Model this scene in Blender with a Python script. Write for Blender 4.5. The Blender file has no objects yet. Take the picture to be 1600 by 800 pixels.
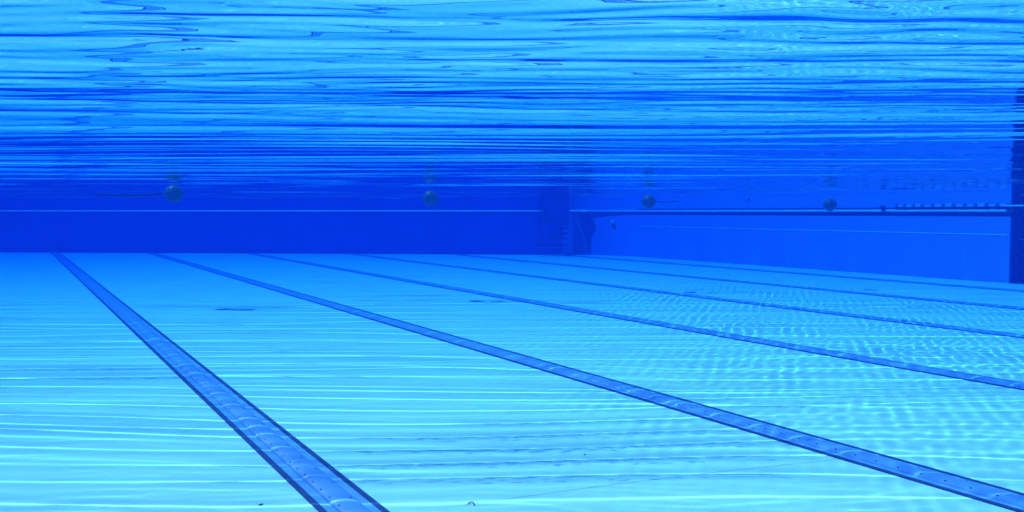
import bpy, bmesh, math, random
import numpy as np
from mathutils import Vector, Matrix

R = math.radians
random.seed(7)
rng = np.random.default_rng(11)
sc = bpy.context.scene
col = sc.collection

# ------------------------------------------------------------------ camera
YAW = 30.4            # camera looks this many degrees to the right of the lane direction (+Y)
CAM_H = 1.24          # above the pool floor
FOCAL = 1340.0        # in pixels of a 1600 wide picture
cam_d = bpy.data.cameras.new('camera')
cam_d.sensor_width = 36.0
cam_d.lens = 36.0 * FOCAL / 1600.0
cam_d.clip_start = 0.02
cam_d.clip_end = 2000.0
cam = bpy.data.objects.new('camera', cam_d)
cam.location = (0.0, 0.0, CAM_H)
cam.rotation_euler = (R(90.0 - 2.95), 0.0, R(-YAW))
col.objects.link(cam)
sc.camera = cam

# ------------------------------------------------------------------ sky and sun
SUN_AZ, SUN_EL = -49.0, 56.0     # azimuth measured from +Y towards +X
sun_dir = Vector((math.sin(R(SUN_AZ)) * math.cos(R(SUN_EL)), math.cos(R(SUN_AZ)) * math.cos(R(SUN_EL)), math.sin(R(SUN_EL))))
world = bpy.data.worlds.new('World')
sc.world = world
world.use_nodes = True
wn = world.node_tree
wn.nodes.clear()
sky = wn.nodes.new('ShaderNodeTexSky')
sky.sky_type = 'NISHITA'
sky.sun_disc = False
sky.sun_elevation = R(SUN_EL)
sky.sun_rotation = R(SUN_AZ)
bg = wn.nodes.new('ShaderNodeBackground')
bg.inputs['Strength'].default_value = 0.11
wo = wn.nodes.new('ShaderNodeOutputWorld')
wn.links.new(sky.outputs[0], bg.inputs[0])
wn.links.new(bg.outputs[0], wo.inputs[0])

sun_d = bpy.data.lights.new('sun', 'SUN')
sun_d.energy = 3.7
sun_d.angle = R(0.5)
sun_d.color = (1.0, 0.96, 0.9)
sun_d.cycles.is_caustics_light = True
sun = bpy.data.objects.new('sun', sun_d)
sun.rotation_euler = sun_dir.to_track_quat('Z', 'Y').to_euler()
sun.location = (0, 10, 12)
col.objects.link(sun)

vs = sc.view_settings
vs.view_transform = 'Standard'
vs.look = 'None'
vs.exposure = 1.02
vs.gamma = 1.0
vs.use_curve_mapping = False
cy = sc.cycles
cy.max_bounces = 7
cy.diffuse_bounces = 2
cy.glossy_bounces = 4
cy.transmission_bounces = 4
cy.volume_bounces = 1
cy.transparent_max_bounces = 8
cy.caustics_reflective = True
cy.caustics_refractive = True
cy.sample_clamp_indirect = 4.0
cy.use_denoising = True
cy.use_adaptive_sampling = True
cy.adaptive_threshold = 0.03
cy.blur_glossy = 0.0

# ------------------------------------------------------------------ measures
WATER = CAM_H + 0.365          # still water level
X_LEFT, X_RIGHT = -3.8, 14.95
Y_NEAR = -6.0
CORNER = Vector((X_RIGHT, 19.9))
def end_y(x):                 # the end wall stands slightly askew to the lanes
    return 30.5 + (19.9 - 30.5) * x / 14.95
END_L = Vector((X_LEFT, end_y(X_LEFT)))
WALL_TOP = WATER + 0.10
c_, s_ = math.cos(R(YAW)), math.sin(R(YAW))

# ------------------------------------------------------------------ materials
def mat(name, base, rough=0.6, var=0.12, scale=2.0, bump=0.0, bump_scale=60.0, detail_scale=None, spec=0.3):
    m = bpy.data.materials.new(name)
    m.use_nodes = True
    nt = m.node_tree
    b = nt.nodes['Principled BSDF']
    b.inputs['Roughness'].default_value = rough
    b.inputs['Specular IOR Level'].default_value = spec
    tc = nt.nodes.new('ShaderNodeTexCoord')
    n1 = nt.nodes.new('ShaderNodeTexNoise')
    n1.inputs['Scale'].default_value = scale
    n1.inputs['Detail'].default_value = 6
    n1.inputs['Roughness'].default_value = 0.6
    nt.links.new(tc.outputs['Object'], n1.inputs['Vector'])
    rp = nt.nodes.new('ShaderNodeValToRGB')
    rp.color_ramp.elements[0].position = 0.3
    rp.color_ramp.elements[1].position = 0.7
    rp.color_ramp.elements[0].color = (*[c * (1 - var) for c in base], 1)
    rp.color_ramp.elements[1].color = (*[min(1, c * (1 + var)) for c in base], 1)
    nt.links.new(n1.outputs['Fac'], rp.inputs['Fac'])
    nt.links.new(rp.outputs['Color'], b.inputs['Base Color'])
    if bump > 0:
        n2 = nt.nodes.new('ShaderNodeTexNoise')
        n2.inputs['Scale'].default_value = bump_scale
        n2.inputs['Detail'].default_value = 4
        nt.links.new(tc.outputs['Object'], n2.inputs['Vector'])
        bp = nt.nodes.new('ShaderNodeBump')
        bp.inputs['Strength'].default_value = bump
        bp.inputs['Distance'].default_value = 0.01
        nt.links.new(n2.outputs['Fac'], bp.inputs['Height'])
        nt.links.new(bp.outputs['Normal'], b.inputs['Normal'])
    return m

M = {
    'floor': mat('floor_liner', (0.33, 0.70, 0.77), 0.7, 0.07, 1.3, 0.15, 90),
    'end_wall': mat('end_wall_shaded', (0.08, 0.10, 0.58), 0.7, 0.06, 0.6),  # darker copy of the wall blue, the end wall's shade put into its colour
    'side_wall': mat('side_wall_lit', (0.22, 0.34, 0.80), 0.7, 0.05, 0.6),  # lighter copy of the same blue, sunlit brightness put into its colour
    'deck': mat('deck_tile', (0.55, 0.53, 0.50), 0.7, 0.1, 1.5),
    'lane_edge': mat('lane_dark_stripe', (0.010, 0.038, 0.15), 0.6, 0.15, 3),
    'lane_band': mat('lane_blue_band', (0.10, 0.31, 0.70), 0.55, 0.10, 3),
    'hole': mat('nozzle_black', (0.01, 0.012, 0.02), 0.6, 0.1, 5),
    'pale': mat('pale_edge', (0.78, 0.84, 0.88), 0.5, 0.1, 4),
    'dark_blue': mat('dark_blue_tile', (0.015, 0.045, 0.24), 0.5, 0.15, 3),
    'niche': mat('niche_blue', (0.03, 0.07, 0.28), 0.6, 0.1, 3),
    'steel': mat('step_frame', (0.008, 0.012, 0.045), 0.5, 0.1, 5),
    'panel': mat('step_panel', (0.035, 0.07, 0.30), 0.6, 0.1, 4),
    'ball': mat('float_green', (0.035, 0.10, 0.13), 0.45, 0.15, 6),
    'ball_seam': mat('float_seam', (0.06, 0.14, 0.14), 0.5, 0.1, 6),
    'rope': mat('rope_dark', (0.02, 0.025, 0.05), 0.8, 0.2, 20),
    'debris': mat('debris_dark', (0.03, 0.025, 0.02), 0.8, 0.2, 30),
    'rib': mat('grille_rib', (0.34, 0.56, 0.82), 0.6, 0.15, 9),
    'slot': mat('grille_slot', (0.08, 0.20, 0.55), 0.6, 0.15, 9),
}

wm = bpy.data.materials.new('water_surface')
wm.use_nodes = True
nt = wm.node_tree
nt.nodes.clear()
out = nt.nodes.new('ShaderNodeOutputMaterial')
gl = nt.nodes.new('ShaderNodeBsdfGlass')
gl.inputs['Roughness'].default_value = 0.0
gl.inputs['IOR'].default_value = 1.333
gl.inputs['Color'].default_value = (1, 1, 1, 1)
nt.links.new(gl.outputs[0], out.inputs['Surface'])
M['water'] = wm

hm = bpy.data.materials.new('water_body')
hm.use_nodes = True
nt = hm.node_tree
nt.nodes.clear()
out = nt.nodes.new('ShaderNodeOutputMaterial')
pv = nt.nodes.new('ShaderNodeVolumePrincipled')
pv.inputs['Density'].default_value = 0.30
pv.inputs['Color'].default_value = (0.004, 0.016, 0.11, 1)
pv.inputs['Absorption Color'].default_value = (0.035, 0.54, 0.99, 1)
pv.inputs['Anisotropy'].default_value = 0.4
nt.links.new(pv.outputs[0], out.inputs['Volume'])
M['haze'] = hm

# ------------------------------------------------------------------ helpers
def link(o, parent=None):
    col.objects.link(o)
    if parent is not None:
        o.parent = parent
    o.cycles.is_caustics_receiver = True
    return o

def mesh_obj(name, bm, material, parent=None, smooth=False):
    me = bpy.data.meshes.new(name)
    bmesh.ops.recalc_face_normals(bm, faces=bm.faces)
    bm.to_mesh(me)
    bm.free()
    if smooth:
        for p in me.polygons:
            p.use_smooth = True
    me.materials.append(M[material])
    return link(bpy.data.objects.new(name, me), parent)

def tag(o, label, cat, group=None):
    o['label'] = label
    o['category'] = cat
    if group:
        o['group'] = group
    return o

def struct(o):
    o['kind'] = 'structure'
    return o

def empty(name, loc, rz=0.0):
    o = bpy.data.objects.new(name, None)
    o.location = loc
    o.rotation_euler = (0, 0, rz)
    o.empty_display_size = 0.2
    col.objects.link(o)
    return o

def box(bm, x0, x1, y0, y1, z0, z1, bev=0.0):
    mtx = Matrix.Translation(((x0 + x1) / 2, (y0 + y1) / 2, (z0 + z1) / 2)) @ Matrix.Diagonal((x1 - x0, y1 - y0, z1 - z0, 1))
    g = bmesh.ops.create_cube(bm, size=1.0, matrix=mtx)
    if bev > 0:
        es = list({e for v in g['verts'] for e in v.link_edges})
        bmesh.ops.bevel(bm, geom=es, offset=bev, segments=2, profile=0.6, affect='EDGES')
    return bm

def prism(bm, pts, z0, z1):
    lo = [bm.verts.new((p[0], p[1], z0)) for p in pts]
    hi = [bm.verts.new((p[0], p[1], z1)) for p in pts]
    n = len(pts)
    bm.faces.new(lo[::-1])
    bm.faces.new(hi)
    for i in range(n):
        bm.faces.new((lo[i], lo[(i + 1) % n], hi[(i + 1) % n], hi[i]))
    return bm

def extrude_profile(bm, prof, y0, y1):
    """profile in (x, z), closed, swept along y"""
    a = [bm.verts.new((p[0], y0, p[1])) for p in prof]
    b = [bm.verts.new((p[0], y1, p[1])) for p in prof]
    n = len(prof)
    for i in range(n):
        bm.faces.new((a[i], a[(i + 1) % n], b[(i + 1) % n], b[i]))
    bm.faces.new(a[::-1])
    bm.faces.new(b)
    return bm

def tube(bm, pts, r, seg=8):
    rings = []
    n = len(pts)
    for i, p in enumerate(pts):
        p = Vector(p)
        d = (Vector(pts[min(i + 1, n - 1)]) - Vector(pts[max(i - 1, 0)])).normalized()
        up = Vector((0, 0, 1)) if abs(d.z) < 0.9 else Vector((1, 0, 0))
        s = d.cross(up).normalized()
        t = s.cross(d).normalized()
        rings.append([bm.verts.new(p + (s * math.cos(a) + t * math.sin(a)) * r) for a in [k * 2 * math.pi / seg for k in range(seg)]])
    for i in range(n - 1):
        for k in range(seg):
            bm.faces.new((rings[i][k], rings[i][(k + 1) % seg], rings[i + 1][(k + 1) % seg], rings[i + 1][k]))
    bm.faces.new(rings[0][::-1])
    bm.faces.new(rings[-1])
    return bm

def on_axis(depth, u_px, v_px):
    """a point at the given distance along the view's ground direction, from measured angles"""
    xr = (u_px - 800.0) / FOCAL * depth
    z = CAM_H - (v_px - 331.0) / FOCAL * depth
    return Vector((xr * c_ + depth * s_, -xr * s_ + depth * c_, z))

# ------------------------------------------------------------------ setting: basin
foot = [(X_LEFT - 0.35, Y_NEAR - 0.35), (X_RIGHT + 0.30, Y_NEAR - 0.35), (X_RIGHT + 0.30, CORNER.y + 0.25), (X_LEFT - 0.35, end_y(X_LEFT - 0.35) + 0.30)]
struct(mesh_obj('pool_floor', prism(bmesh.new(), foot, -0.20, 0.0), 'floor'))

# end wall: a thick slab along the askew line
d_end = Vector((CORNER.x - END_L.x, CORNER.y - END_L.y, 0)).normalized()
n_end = Vector((-d_end.y, d_end.x, 0))                # outwards
end_len = math.hypot(CORNER.x - END_L.x, CORNER.y - END_L.y)
# the two walls meet in a wide rounded corner
FIL = 2.6
_a = Vector((0, -1, 0)); _b = -d_end
half = math.acos(_a.dot(_b)) / 2
TAN = FIL / math.tan(half)
corner3 = Vector((CORNER.x, CORNER.y, 0))
cen = corner3 + (_a + _b).normalized() * FIL / math.sin(half)
p_side, p_end = corner3 + _a * TAN, corner3 + _b * TAN
a_s = math.atan2(p_side.y - cen.y, p_side.x - cen.x)
a_e = math.atan2(p_end.y - cen.y, p_end.x - cen.x)
ARC = [Vector((cen.x + FIL * math.cos(a_e + (a_s - a_e) * i / 20), cen.y + FIL * math.sin(a_e + (a_s - a_e) * i / 20), 0)) for i in range(21)]
ANG_END = math.atan2(d_end.y, d_end.x)
bm = bmesh.new()
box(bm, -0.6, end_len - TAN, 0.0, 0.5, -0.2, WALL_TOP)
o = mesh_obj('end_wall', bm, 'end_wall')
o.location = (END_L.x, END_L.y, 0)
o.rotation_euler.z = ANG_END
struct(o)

# side wall with a recess for the built-in ladder; a cove rounds its foot
NY0, NY1, ND = 7.55, 8.44, 0.30
def side_piece(y0, y1):
    bm = box(bmesh.new(), X_RIGHT, X_RIGHT + 0.55, y0, y1, -0.15, WALL_TOP)
    struct(mesh_obj('side_wall', bm, 'side_wall'))
side_piece(NY1, p_side.y)
bm = bmesh.new()
back = corner3 + Vector((0.5, 0.5, 0))
ring = [(p.x, p.y) for p in ARC] + [(p_side.x + 0.55, p_side.y), (back.x, back.y), (p_end.x + 0.28, p_end.y + 0.41)]
prism(bm, ring, -0.15, WALL_TOP - 0.002)
o = mesh_obj('corner_wall', bm, 'side_wall', smooth=True)
o.data.set_sharp_from_angle(angle=R(30))
struct(o)
side_piece(Y_NEAR - 0.3, NY0)
bm = bmesh.new()
box(bm, X_LEFT - 0.5, X_LEFT, Y_NEAR - 0.3, END_L.y + 0.3, -0.2, WALL_TOP)
struct(mesh_obj('side_wall', bm, 'side_wall'))
bm = bmesh.new()
box(bm, X_LEFT - 0.5, X_RIGHT + 0.5, Y_NEAR - 0.5, Y_NEAR, -0.2, WALL_TOP - 0.003)
struct(mesh_obj('end_wall', bm, 'side_wall'))
# the deck round the pool, out to the horizon
bm = bmesh.new()
inner = [(X_LEFT - 0.5, Y_NEAR - 0.5), (X_RIGHT + 0.55, Y_NEAR - 0.5), (X_RIGHT + 0.55, CORNER.y + 0.3), (X_LEFT - 0.5, END_L.y + 0.85)]
outer = [(-900, -900), (900, -900), (900, 900), (-900, 900)]
vi = [bm.verts.new((x, y, WALL_TOP - 0.006)) for x, y in inner]
vo = [bm.verts.new((x, y, WALL_TOP - 0.006)) for x, y in outer]
for i in range(4):
    bm.faces.new((vi[i], vi[(i + 1) % 4], vo[(i + 1) % 4], vo[i]))
struct(mesh_obj('pool_deck', bm, 'deck'))

# ------------------------------------------------------------------ water surface: real waves
def smooth_noise(X, Y, lam, n=10):
    acc = np.zeros_like(X)
    for i in range(n):
        k = 2 * math.pi / (lam * rng.uniform(0.7, 1.6))
        th = rng.uniform(0, 2 * math.pi)
        acc += np.sin(np.float32(k * math.cos(th)) * X + np.float32(k * math.sin(th)) * Y + np.float32(rng.uniform(0, 6.28)))
    return acc * np.float32(math.sqrt(2.0 / n))        # about unit variance

def wave_height(X, Y):
    """U runs across the view, V along it: a train of long low crests comes towards the camera,
    small cross ripples roughen the right-hand half"""
    H = np.zeros_like(X)
    def crest_train(lam, deg, amp, peak, warp, seed_lam, long=0.22, steady=0.0):
        th = R(90 - YAW + deg)
        v = X * math.cos(th) + Y * math.sin(th)
        u = -X * math.sin(th) + Y * math.cos(th)
        # phases wander slowly, so crests differ in spacing, bend a little and fade out
        ph = 2 * math.pi / lam * v + warp * smooth_noise(u * long, v, seed_lam)
        am = np.clip(0.75 + 0.1 * steady + (0.45 - 0.2 * steady) * smooth_noise(u * long * 1.6, v, seed_lam * 0.8), 0.0, 1.7)
        return amp * am * np.exp(peak * (np.cos(ph) - 1))
    Vd = X * s_ + Y * c_
    Ud = X * c_ - Y * s_
    close = 1 / (1 + np.exp((Vd - 3.1) / 0.25))          # a livelier patch right above the camera
    near = 1 / (1 + np.exp((Vd - 8.5) / 0.8))
    calm = 0.15 + 0.85 / (1 + np.exp((X - 12.0) / 0.6))   # stiller along the side wall
    mid = 1 / (1 + np.exp(-(Vd - 5.2) / 0.5))
    right = 1 / (1 + np.exp(-(Ud - 1.2) / 0.6))
    H += crest_train(0.31, 0.8, 0.0032, 2.4, 2.0, 1.6, 0.26, 0.8) * calm * (1 - 0.45 * right) * (0.35 + 0.65 / (1 + np.exp((Vd - 6.0) / 0.6)))
    H += crest_train(0.17, -3.5, 0.0007, 0.8, 1.8, 0.8, 0.50) * calm * (0.35 + 1.6 * close)
    H += crest_train(0.15, 4.5, 0.0006, 0.8, 1.8, 0.8, 0.55) * calm * (0.25 + 1.6 * close)
    H += crest_train(0.085, 1.2, 0.0006, 0.5, 2.0, 0.5, 0.60) * near * (0.10 + 2.0 * close)
    H += crest_train(0.11, -4.0, 0.0008, 0.6, 2.0, 0.6, 0.60) * (0.12 + 1.7 * close) * calm
    H += crest_train(0.46, -1.0, 0.0022, 1.2, 1.3, 1.3) * (1 + 1.1 * mid) * calm
    H += crest_train(0.70, 1.5, 0.0050, 1.0, 1.3, 1.6) * (0.10 + 0.90 * mid)
    H += crest_train(0.95, 2.5, 0.0060, 0.8, 1.0, 2.2)
    H += crest_train(1.70, -3.0, 0.0100, 0.8, 0.9, 3.0)
    U = X * c_ - Y * s_
    V = X * s_ + Y * c_
    patch = 0.02 + 0.98 / (1 + np.exp(-(U + 0.10 * (V - 6) - 0.5) / 0.6))
    patch = patch * np.clip(0.88 + 0.22 * smooth_noise(X, Y, 2.2), 0.4, 1.3)
    patch = patch / (1 + np.exp((X - 11.2) / 0.7))
    patch = patch * (0.65 + 0.35 / (1 + np.exp(-(V - 5.5) / 0.6)))
    def ripples(n, lmin, lmax, deg, spread, curv, mask):
        acc = np.zeros_like(X)
        for i in range(n):
            lam = lmin * (lmax / lmin) ** ((i + rng.random()) / n)
            th = R(-YAW + deg) + R(spread) * rng.standard_normal()
            k = 2 * math.pi / lam
            a = curv / k ** 2 / math.sqrt(n)
            acc += np.float32(a) * np.sin(np.float32(k * math.cos(th)) * X + np.float32(k * math.sin(th)) * Y + np.float32(rng.uniform(0, 6.28)))
        return acc * mask
    H += ripples(16, 0.078, 0.13, -26, 14, 0.85, patch)
    H += ripples(10, 0.10, 0.18, 60, 20, 0.45, patch)
    return H

# grid lines follow the wave train: close together across the crests, wider along them
us = np.concatenate([np.arange(-21.0, -9.0, 0.08), np.arange(-9.0, -1.0, 0.030), np.arange(-1.0, 9.0, 0.021), np.arange(9.0, 14.2, 0.06)])
vv = np.concatenate([np.arange(-4.0, 0.6, 0.05), np.arange(0.6, 8.5, 0.0145), np.arange(8.5, 13.0, 0.024), np.arange(13.0, 27.5, 0.036)])
nx, ny = len(us), len(vv)
GU, GV = np.meshgrid(us, vv)
GX = (GU * c_ + GV * s_).astype(np.float32)
GY = (-GU * s_ + GV * c_).astype(np.float32)
del GU, GV
GZ = wave_height(GX, GY).astype(np.float32)
GZ += np.float32(WATER) - GZ.mean()
co = np.stack([GX, GY, GZ], -1).reshape(-1, 3)
I, J = np.meshgrid(np.arange(nx - 1), np.arange(ny - 1))
a = (J * nx + I)
quads = np.stack([a, a + 1, a + 1 + nx, a + nx], -1).reshape(-1, 4)
cx = co[quads[:, 0], 0]
cyy = co[quads[:, 0], 1]
keep = (cyy < end_y(cx) + 0.12) & (cx > X_LEFT - 0.12) & (cx < X_RIGHT + 0.12) & (cyy > -2.0)
quads = quads[keep]
used = np.unique(quads)
remap = np.zeros(len(co), dtype=np.int64)
remap[used] = np.arange(len(used))
co = co[used]
quads = remap[quads]
me = bpy.data.meshes.new('water_surface')
me.vertices.add(len(co))
me.vertices.foreach_set('co', co.ravel())
nq = len(quads)
me.loops.add(nq * 4)
me.loops.foreach_set('vertex_index', quads.ravel().astype(np.int32))
me.polygons.add(nq)
me.polygons.foreach_set('loop_start', np.arange(0, nq * 4, 4, dtype=np.int32))
me.polygons.foreach_set('loop_total', np.full(nq, 4, dtype=np.int32))
me.polygons.foreach_set('use_smooth', np.ones(nq, dtype=bool))
me.update()
me.validate()
me.materials.append(M['water'])
ws = link(bpy.data.objects.new('water_surface', me))
ws.cycles.is_caustics_caster = True
ws.cycles.is_caustics_receiver = False
struct(ws)

# body of water: the closed volume that tints everything with distance
hz_foot = [(X_LEFT - 0.25, Y_NEAR - 0.25), (X_RIGHT + 0.45, Y_NEAR - 0.25), (X_RIGHT + 0.45, CORNER.y + 0.15), (X_LEFT - 0.25, end_y(X_LEFT - 0.25) + 0.35)]
hz = mesh_obj('haze', prism(bmesh.new(), hz_foot, -1.2, WATER + 0.095), 'haze')
hz['kind'] = 'stuff'
hz['label'] = 'clear blue pool water filling the whole basin'
hz.cycles.is_caustics_receiver = False

# ------------------------------------------------------------------ lane lines on the floor
ordinals = ['nearest wide lane line running from the lower left, blue band between two dark stripes',
            'second lane line from the left, sweeping to the lower right corner',
            'third lane line from the left, reaching the right edge at mid height',
            'fourth lane line from the left, thin and dark blue',
            'fifth lane line from the left, a faint thin line near the side wall',
            'farthest lane line, closest to the foot of the right side wall']
LANE0, LANE_STEP, LW = 1.20, 2.49, 0.25
Y0 = Y_NEAR + 0.02
for k in range(6):
    lx = LANE0 + k * LANE_STEP
    root = empty('lane_line', (lx, 0, 0))
    tag(root, ordinals[k], 'lane line', 'lane lines on the pool floor')
    def strip(xa, xb, z0, z1):
        return prism(bmesh.new(), [(xa, Y0), (xb, Y0), (xb, end_y(lx + xb) - 0.01), (xa, end_y(lx + xa) - 0.01)], z0, z1)
    hw, ew = LW / 2, 0.028
    mesh_obj('band', strip(-hw + ew, hw - ew, -0.02, 0.004), 'lane_band', root)
    mesh_obj('edge_stripe', strip(-hw, -hw + ew, -0.02, 0.006), 'lane_edge', root)
    mesh_obj('edge_stripe', strip(hw - ew, hw, -0.02, 0.006), 'lane_edge', root)
    # rounded feed channel along the middle
    prof = []
    hr, hh = 0.058, 0.020
    for i in range(13):
        a_ = math.pi * i / 12
        prof.append((hr * math.cos(a_), hh * math.sin(a_) + 0.0035))
    prof += [(-hr, -0.01), (hr, -0.01)]
    cov = mesh_obj('channel_cover', extrude_profile(bmesh.new(), prof, Y0, end_y(lx) - 0.05), 'lane_band', root, smooth=True)
    bm = bmesh.new()
    y = 1.0
    i = 0
    while y < end_y(lx) - 0.3:
        for (fx, every) in ((-0.042, 1), (0.030, 2)):
            if i % every == 0:
                zz = hh * math.sqrt(1 - (fx / hr) ** 2) + 0.0035
                nrm = Vector((fx / hr ** 2, 0, zz / hh ** 2)).normalized()
                mt = Matrix.Translation((fx, y + (0.06 if every == 2 else 0), zz)) @ nrm.to_track_quat('Z', 'Y').to_matrix().to_4x4()
                bmesh.ops.create_cone(bm, cap_ends=True, segments=7, radius1=0.0055, radius2=0.0045, depth=0.003, matrix=mt)
        y += 0.12
        i += 1
    nz = mesh_obj('nozzle', bm, 'hole', cov)
    nz['kind'] = 'stuff'

# ------------------------------------------------------------------ ledge rails along the walls
RZ = CAM_H + 0.005
def sweep(path, prof):
    """profile (d, z): d = distance from the wall face into the pool; path runs with the pool on its right"""
    bm = bmesh.new()
    rings = []
    for i, p in enumerate(path):
        t = (path[min(i + 1, len(path) - 1)] - path[max(i - 1, 0)]).normalized()
        n = Vector((t.y, -t.x, 0))
        rings.append([bm.verts.new((p.x + n.x * d, p.y + n.y * d, z)) for d, z in prof])
    m = len(prof)
    for i in range(len(rings) - 1):
        for k in range(m):
            bm.faces.new((rings[i][k], rings[i][(k + 1) % m], rings[i + 1][(k + 1) % m], rings[i + 1][k]))
    bm.faces.new(rings[0]); bm.faces.new(rings[-1][::-1])
    return bm
path = [Vector((END_L.x, END_L.y, 0))] + ARC + [Vector((X_RIGHT, NY1 + 0.004, 0))]
lg = empty('wall_ledge', (0, 0, 0))
tag(lg, 'thin ledge line with pale top and dark underside running along both walls', 'ledge')
mesh_obj('dark_edge', sweep(path, [(-0.03, RZ - 0.042), (0.016, RZ - 0.042), (0.018, RZ - 0.004), (0.012, RZ), (-0.03, RZ)]), 'dark_blue', lg)
mesh_obj('pale_nosing', sweep(path[:8], [(-0.03, RZ + 0.0015), (0.060, RZ + 0.0015), (0.057, RZ + 0.010), (0.030, RZ + 0.036), (0.004, RZ + 0.052), (-0.03, RZ + 0.053)]), 'pale', lg)
mesh_obj('pale_nosing', sweep(path[7:], [(-0.03, RZ + 0.001), (0.0165, RZ + 0.001), (0.0155, RZ + 0.012), (0.009, RZ + 0.034), (0.002, RZ + 0.050), (-0.03, RZ + 0.051)]), 'pale', lg)
mesh_obj('upper_edge', sweep(path[20:], [(-0.03, RZ + 0.052), (0.010, RZ + 0.052), (0.010, RZ + 0.076), (-0.03, RZ + 0.076)]), 'dark_blue', lg)
bm = bmesh.new()
box(bm, X_RIGHT - 0.003, X_RIGHT + 0.02, NY1 + 0.05, p_side.y - 0.02, 0.830, 0.850, 0.001)
tag(mesh_obj('wall_seam', bm, 'pale'), 'thin pale seam below the ledge on the right side wall', 'seam')

def side_y(px):
    u = (px - 800.0) / FOCAL
    return (X_RIGHT * c_ - X_RIGHT * s_ * u) / (s_ + c_ * u)

# overflow grille standing on the side ledge
g = empty('overflow_grille', (X_RIGHT, side_y(1480), RZ + 0.08))
tag(g, 'row of dark and pale overflow slots above the ledge, left of the ladder recess', 'grille')
px_slots = [1400, 1413, 1427, 1441, 1457, 1473, 1490, 1507, 1524, 1541, 1558, 1574]
for i, px in enumerate(px_slots):
    yy = side_y(px) - side_y(1480)
    o = mesh_obj('slot', box(bmesh.new(), -0.035, 0.02, yy - 0.026, yy + 0.026, 0.0, 0.070, 0.012), 'slot', g)
    if i < len(px_slots) - 1:
        yn = side_y(px_slots[i + 1]) - side_y(1480)
        a0, a1 = yn + 0.035, yy - 0.035
        mesh_obj('rib', box(bmesh.new(), -0.028, 0.02, a0, a1, 0.0, 0.045 + 0.02 * ((i * 7) % 3) / 2, 0.014), 'rib', g)
# a clip on the ledge
yk = side_y(1379)
k_ = empty('ledge_clip', (X_RIGHT, yk, RZ + 0.076))
tag(k_, 'small dark clip standing on the side ledge, left of the overflow slots', 'clip')
mesh_obj('base', box(bmesh.new(), -0.05, 0.0, -0.05, 0.05, 0.0, 0.025, 0.005), 'dark_blue', k_)
mesh_obj('hook', tube(bmesh.new(), [(-0.03, -0.03, 0.02), (-0.035, -0.02, 0.045), (-0.035, 0.02, 0.045), (-0.03, 0.03, 0.02)], 0.009), 'dark_blue', k_)

# wall inlets
def inlet(px, v, r, label):
    y = side_y(px)
    p, rz = Vector((X_RIGHT, y, 0)), 0.0
    if y > p_side.y:                                  # on the rounded corner
        def seen(q): return 800 + FOCAL * (q.x * c_ - q.y * s_) / (q.x * s_ + q.y * c_)
        p = min(ARC, key=lambda q: abs(seen(q) - px))
        n = (cen - p).normalized()
        rz = math.atan2(n.y, n.x) - math.pi
    Z = p.x * s_ + p.y * c_
    z = CAM_H - (v - 331.0) / FOCAL * Z
    root = empty('wall_inlet', (p.x, p.y, z), rz)
    tag(root, label, 'inlet')
    mt = Matrix.Rotation(-math.pi / 2, 4, 'Y')
    bm = bmesh.new()
    bmesh.ops.create_cone(bm, cap_ends=True, segments=24, radius1=r, radius2=r * 0.8, depth=0.03, matrix=Matrix.Translation((-0.015, 0, 0)) @ mt)
    mesh_obj('flange', bm, 'pale', root)
    bm = bmesh.new()
    bmesh.ops.create_uvsphere(bm, u_segments=16, v_segments=8, radius=r * 0.5, matrix=Matrix.Translation((-0.028, 0, 0)) @ Matrix.Diagonal((0.5, 1, 1, 1)))
    mesh_obj('eyeball', bm, 'pale', root, smooth=True)
inlet(958, 347, 0.065, 'round pale inlet low on the rounded far corner, below the ledge')
inlet(1168, 307, 0.035, 'tiny pale fitting high on the side wall between two floats')

# ------------------------------------------------------------------ ladder recess in the side wall
nr = empty('ladder_recess', (X_RIGHT, (NY0 + NY1) / 2, 0))
tag(nr, 'dark blue ladder recess with pale treads at the right edge', 'ladder')
hy = (NY1 - NY0) / 2
mesh_obj('back_panel', box(bmesh.new(), ND, ND + 0.25, -hy, hy, -0.15, WALL_TOP - 0.004), 'niche', nr)
mesh_obj('jamb', box(bmesh.new(), -0.002, ND, hy - 0.03, hy - 0.0005, 0.0, WALL_TOP - 0.004), 'dark_blue', nr)
mesh_obj('jamb', box(bmesh.new(), -0.002, ND, -hy + 0.0005, -hy + 0.03, 0.0, WALL_TOP - 0.004), 'dark_blue', nr)
mesh_obj('sill', box(bmesh.new(), 0.0, ND, -hy + 0.031, hy - 0.031, -0.1, 0.012, 0.004), 'dark_blue', nr)
for z in (0.23, 0.50, 0.76, 1.02, 1.28, 1.54):
    t = mesh_obj('tread', box(bmesh.new(), ND - 0.09, ND + 0.01, -hy + 0.032, hy - 0.032, z - 0.03, z, 0.004), 'niche', nr)
    mesh_obj('nosing', box(bmesh.new(), ND - 0.095, ND - 0.07, -hy + 0.034, hy - 0.034, z + 0.001, z + 0.009, 0.002), 'pale', t)
mesh_obj('grab_bar', tube(bmesh.new(), [(-0.03, hy + 0.10, RZ + 0.10), (-0.06, hy, RZ + 0.10), (-0.06, -hy, RZ + 0.10), (-0.03, -hy - 0.1, RZ + 0.10)], 0.014, 10), 'pale', nr, smooth=True)

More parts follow.
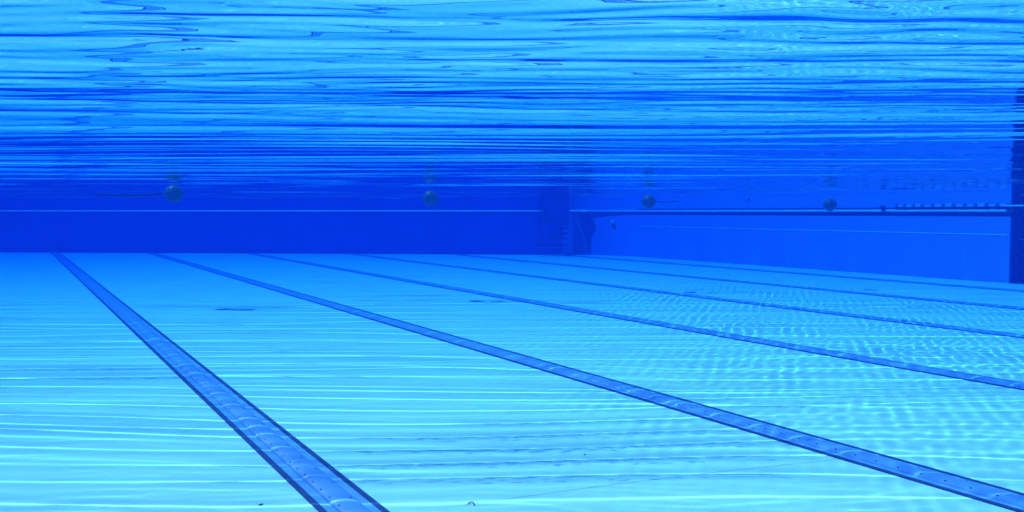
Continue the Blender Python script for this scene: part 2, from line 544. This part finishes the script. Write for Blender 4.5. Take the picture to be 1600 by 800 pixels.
# ------------------------------------------------------------------ steps in the far corner
SZ = 24.3
org = on_axis(SZ, 845, 331)
st = empty('pool_steps', (org.x, org.y, 0), ANG_END)
tag(st, 'dark pool steps with a side panel hanging in the far corner', 'steps')
ppm = FOCAL / SZ
def sx(px): return (px - 845) / ppm
def szz(py): return CAM_H - (py - 331) / ppm
mesh_obj('post', tube(bmesh.new(), [(0, 0, szz(383)), (0, 0, WALL_TOP - 0.01)], 0.016, 10), 'steel', st, smooth=True)
bm = bmesh.new()
prof = [(sx(847), szz(300)), (sx(889), szz(300)), (sx(889), szz(352)), (sx(847), szz(346))]
lo = [bm.verts.new((p[0], 0.03, p[1])) for p in prof]
hi = [bm.verts.new((p[0], 0.06, p[1])) for p in prof]
bm.faces.new(lo); bm.faces.new(hi[::-1])
for i in range(len(prof)):
    j = (i + 1) % len(prof)
    bm.faces.new((lo[i], lo[j], hi[j], hi[i]))
mesh_obj('side_panel', bm, 'panel', st)
for (py, a0, a1) in ((356, 876, 889), (364, 865, 887), (372, 856, 886), (382, 838, 886)):
    mesh_obj('tread', box(bmesh.new(), sx(a0), sx(a1), -0.30, 0.028, szz(py) - 0.03, szz(py) + 0.02, 0.006), 'steel', st)
mesh_obj('brace', tube(bmesh.new(), [(0.0, 0, szz(349)), (sx(862), 0, szz(340))], 0.018, 8), 'steel', st, smooth=True)

# ------------------------------------------------------------------ ball floats on their line
def ball(px, py, Z, dia_px, label, tail=None):
    p = on_axis(Z, px, py)
    r = dia_px * Z / FOCAL / 2
    root = empty('ball_float', p, -R(YAW))
    tag(root, label, 'float', 'ball floats below the surface')
    bm = bmesh.new()
    bmesh.ops.create_uvsphere(bm, u_segments=40, v_segments=24, radius=r)
    mesh_obj('shell', bm, 'ball', root, smooth=True)
    bm = bmesh.new()
    n = 40
    tube(bm, [(0.18 * r * 1, r * 0.985 * math.cos(2 * math.pi * i / n), r * 0.985 * math.sin(2 * math.pi * i / n)) for i in range(n + 1)], r * 0.045, 6)
    mesh_obj('seam', bm, 'ball_seam', root, smooth=True)
    for s in (-1, 1):
        bm = bmesh.new()
        bmesh.ops.create_cone(bm, cap_ends=True, segments=12, radius1=r * 0.10, radius2=r * 0.07, depth=r * 0.14,
                              matrix=Matrix.Translation((s * r * 1.04, 0, 0)) @ Matrix.Rotation(s * math.pi / 2, 4, 'Y'))
        mesh_obj('eyelet', bm, 'rope', root)
    if tail:
        L, dz, rr = tail
        pts = [(math.copysign(r, L) + L * i / 10, 0.02 * math.sin(i * 0.9), dz * i / 10 - 0.015 * math.sin(math.pi * i / 10)) for i in range(11)]
        mesh_obj('rope', tube(bmesh.new(), pts, rr, 7), 'rope', root, smooth=True)
ball(273, 303, 11.0, 27.5, 'largest dark green ball float at the left, trailing a dark rope', (-0.90, -0.008, 0.010))
ball(673, 310, 12.0, 24.5, 'second dark green ball float from the left, before the end wall')
ball(1013, 315, 13.3, 21.5, 'third dark green ball float from the left, just right of the far corner', (0.36, 0.01, 0.006))
ball(1296, 320, 13.7, 20.0, 'rightmost dark green ball float, touching the side wall ledge line')

# ------------------------------------------------------------------ litter on the floor
def floor_at(px, py):
    Z = FOCAL * CAM_H / (py - 331.0)
    p = on_axis(Z, px, py)
    return Vector((p.x, p.y, 0.0))
def scrap(px, py, sz, label):
    bm = bmesh.new()
    bmesh.ops.create_icosphere(bm, subdivisions=2, radius=sz)
    for v in bm.verts:
        v.co += Vector((random.uniform(-1, 1), random.uniform(-1, 1), random.uniform(-1, 1))) * sz * 0.3
        v.co.x *= 1.5
        v.co.z = v.co.z * 0.5 + sz * 0.45
    o = mesh_obj('leaf_scrap', bm, 'debris')
    o.location = floor_at(px, py)
    tag(o, label, 'debris', 'dark scraps on the floor')
scrap(401, 796, 0.006, 'dark scrap lying on the floor left of the nearest lane line')
scrap(915, 715, 0.0045, 'tiny dark scrap on the open floor between the first two lane lines')
bm = bmesh.new()
p0 = floor_at(730, 795)
tube(bm, [(0, 0, 0.004), (0.008, 0.02, 0.005), (0.02, 0.012, 0.007), (0.035, -0.012, 0.004)], 0.0024, 6)
o = mesh_obj('leaf_scrap', bm, 'debris'); o.location = p0; o.rotation_euler.z = R(-50)
tag(o, 'curled dark scrap on the floor right of the nearest lane line', 'debris', 'dark scraps on the floor')
pts = []
for i in range(25):
    t = i / 24
    p = floor_at(725 + (1330 - 725) * t, 797 + (722 - 797) * t - 4 * math.sin(math.pi * t))
    pts.append((p.x - p0.x, p.y - p0.y, 0.003))
o = mesh_obj('thread', tube(bmesh.new(), pts, 0.0005, 5), 'rope'); o.location = p0
tag(o, 'long thin dark thread lying across the near floor', 'thread')
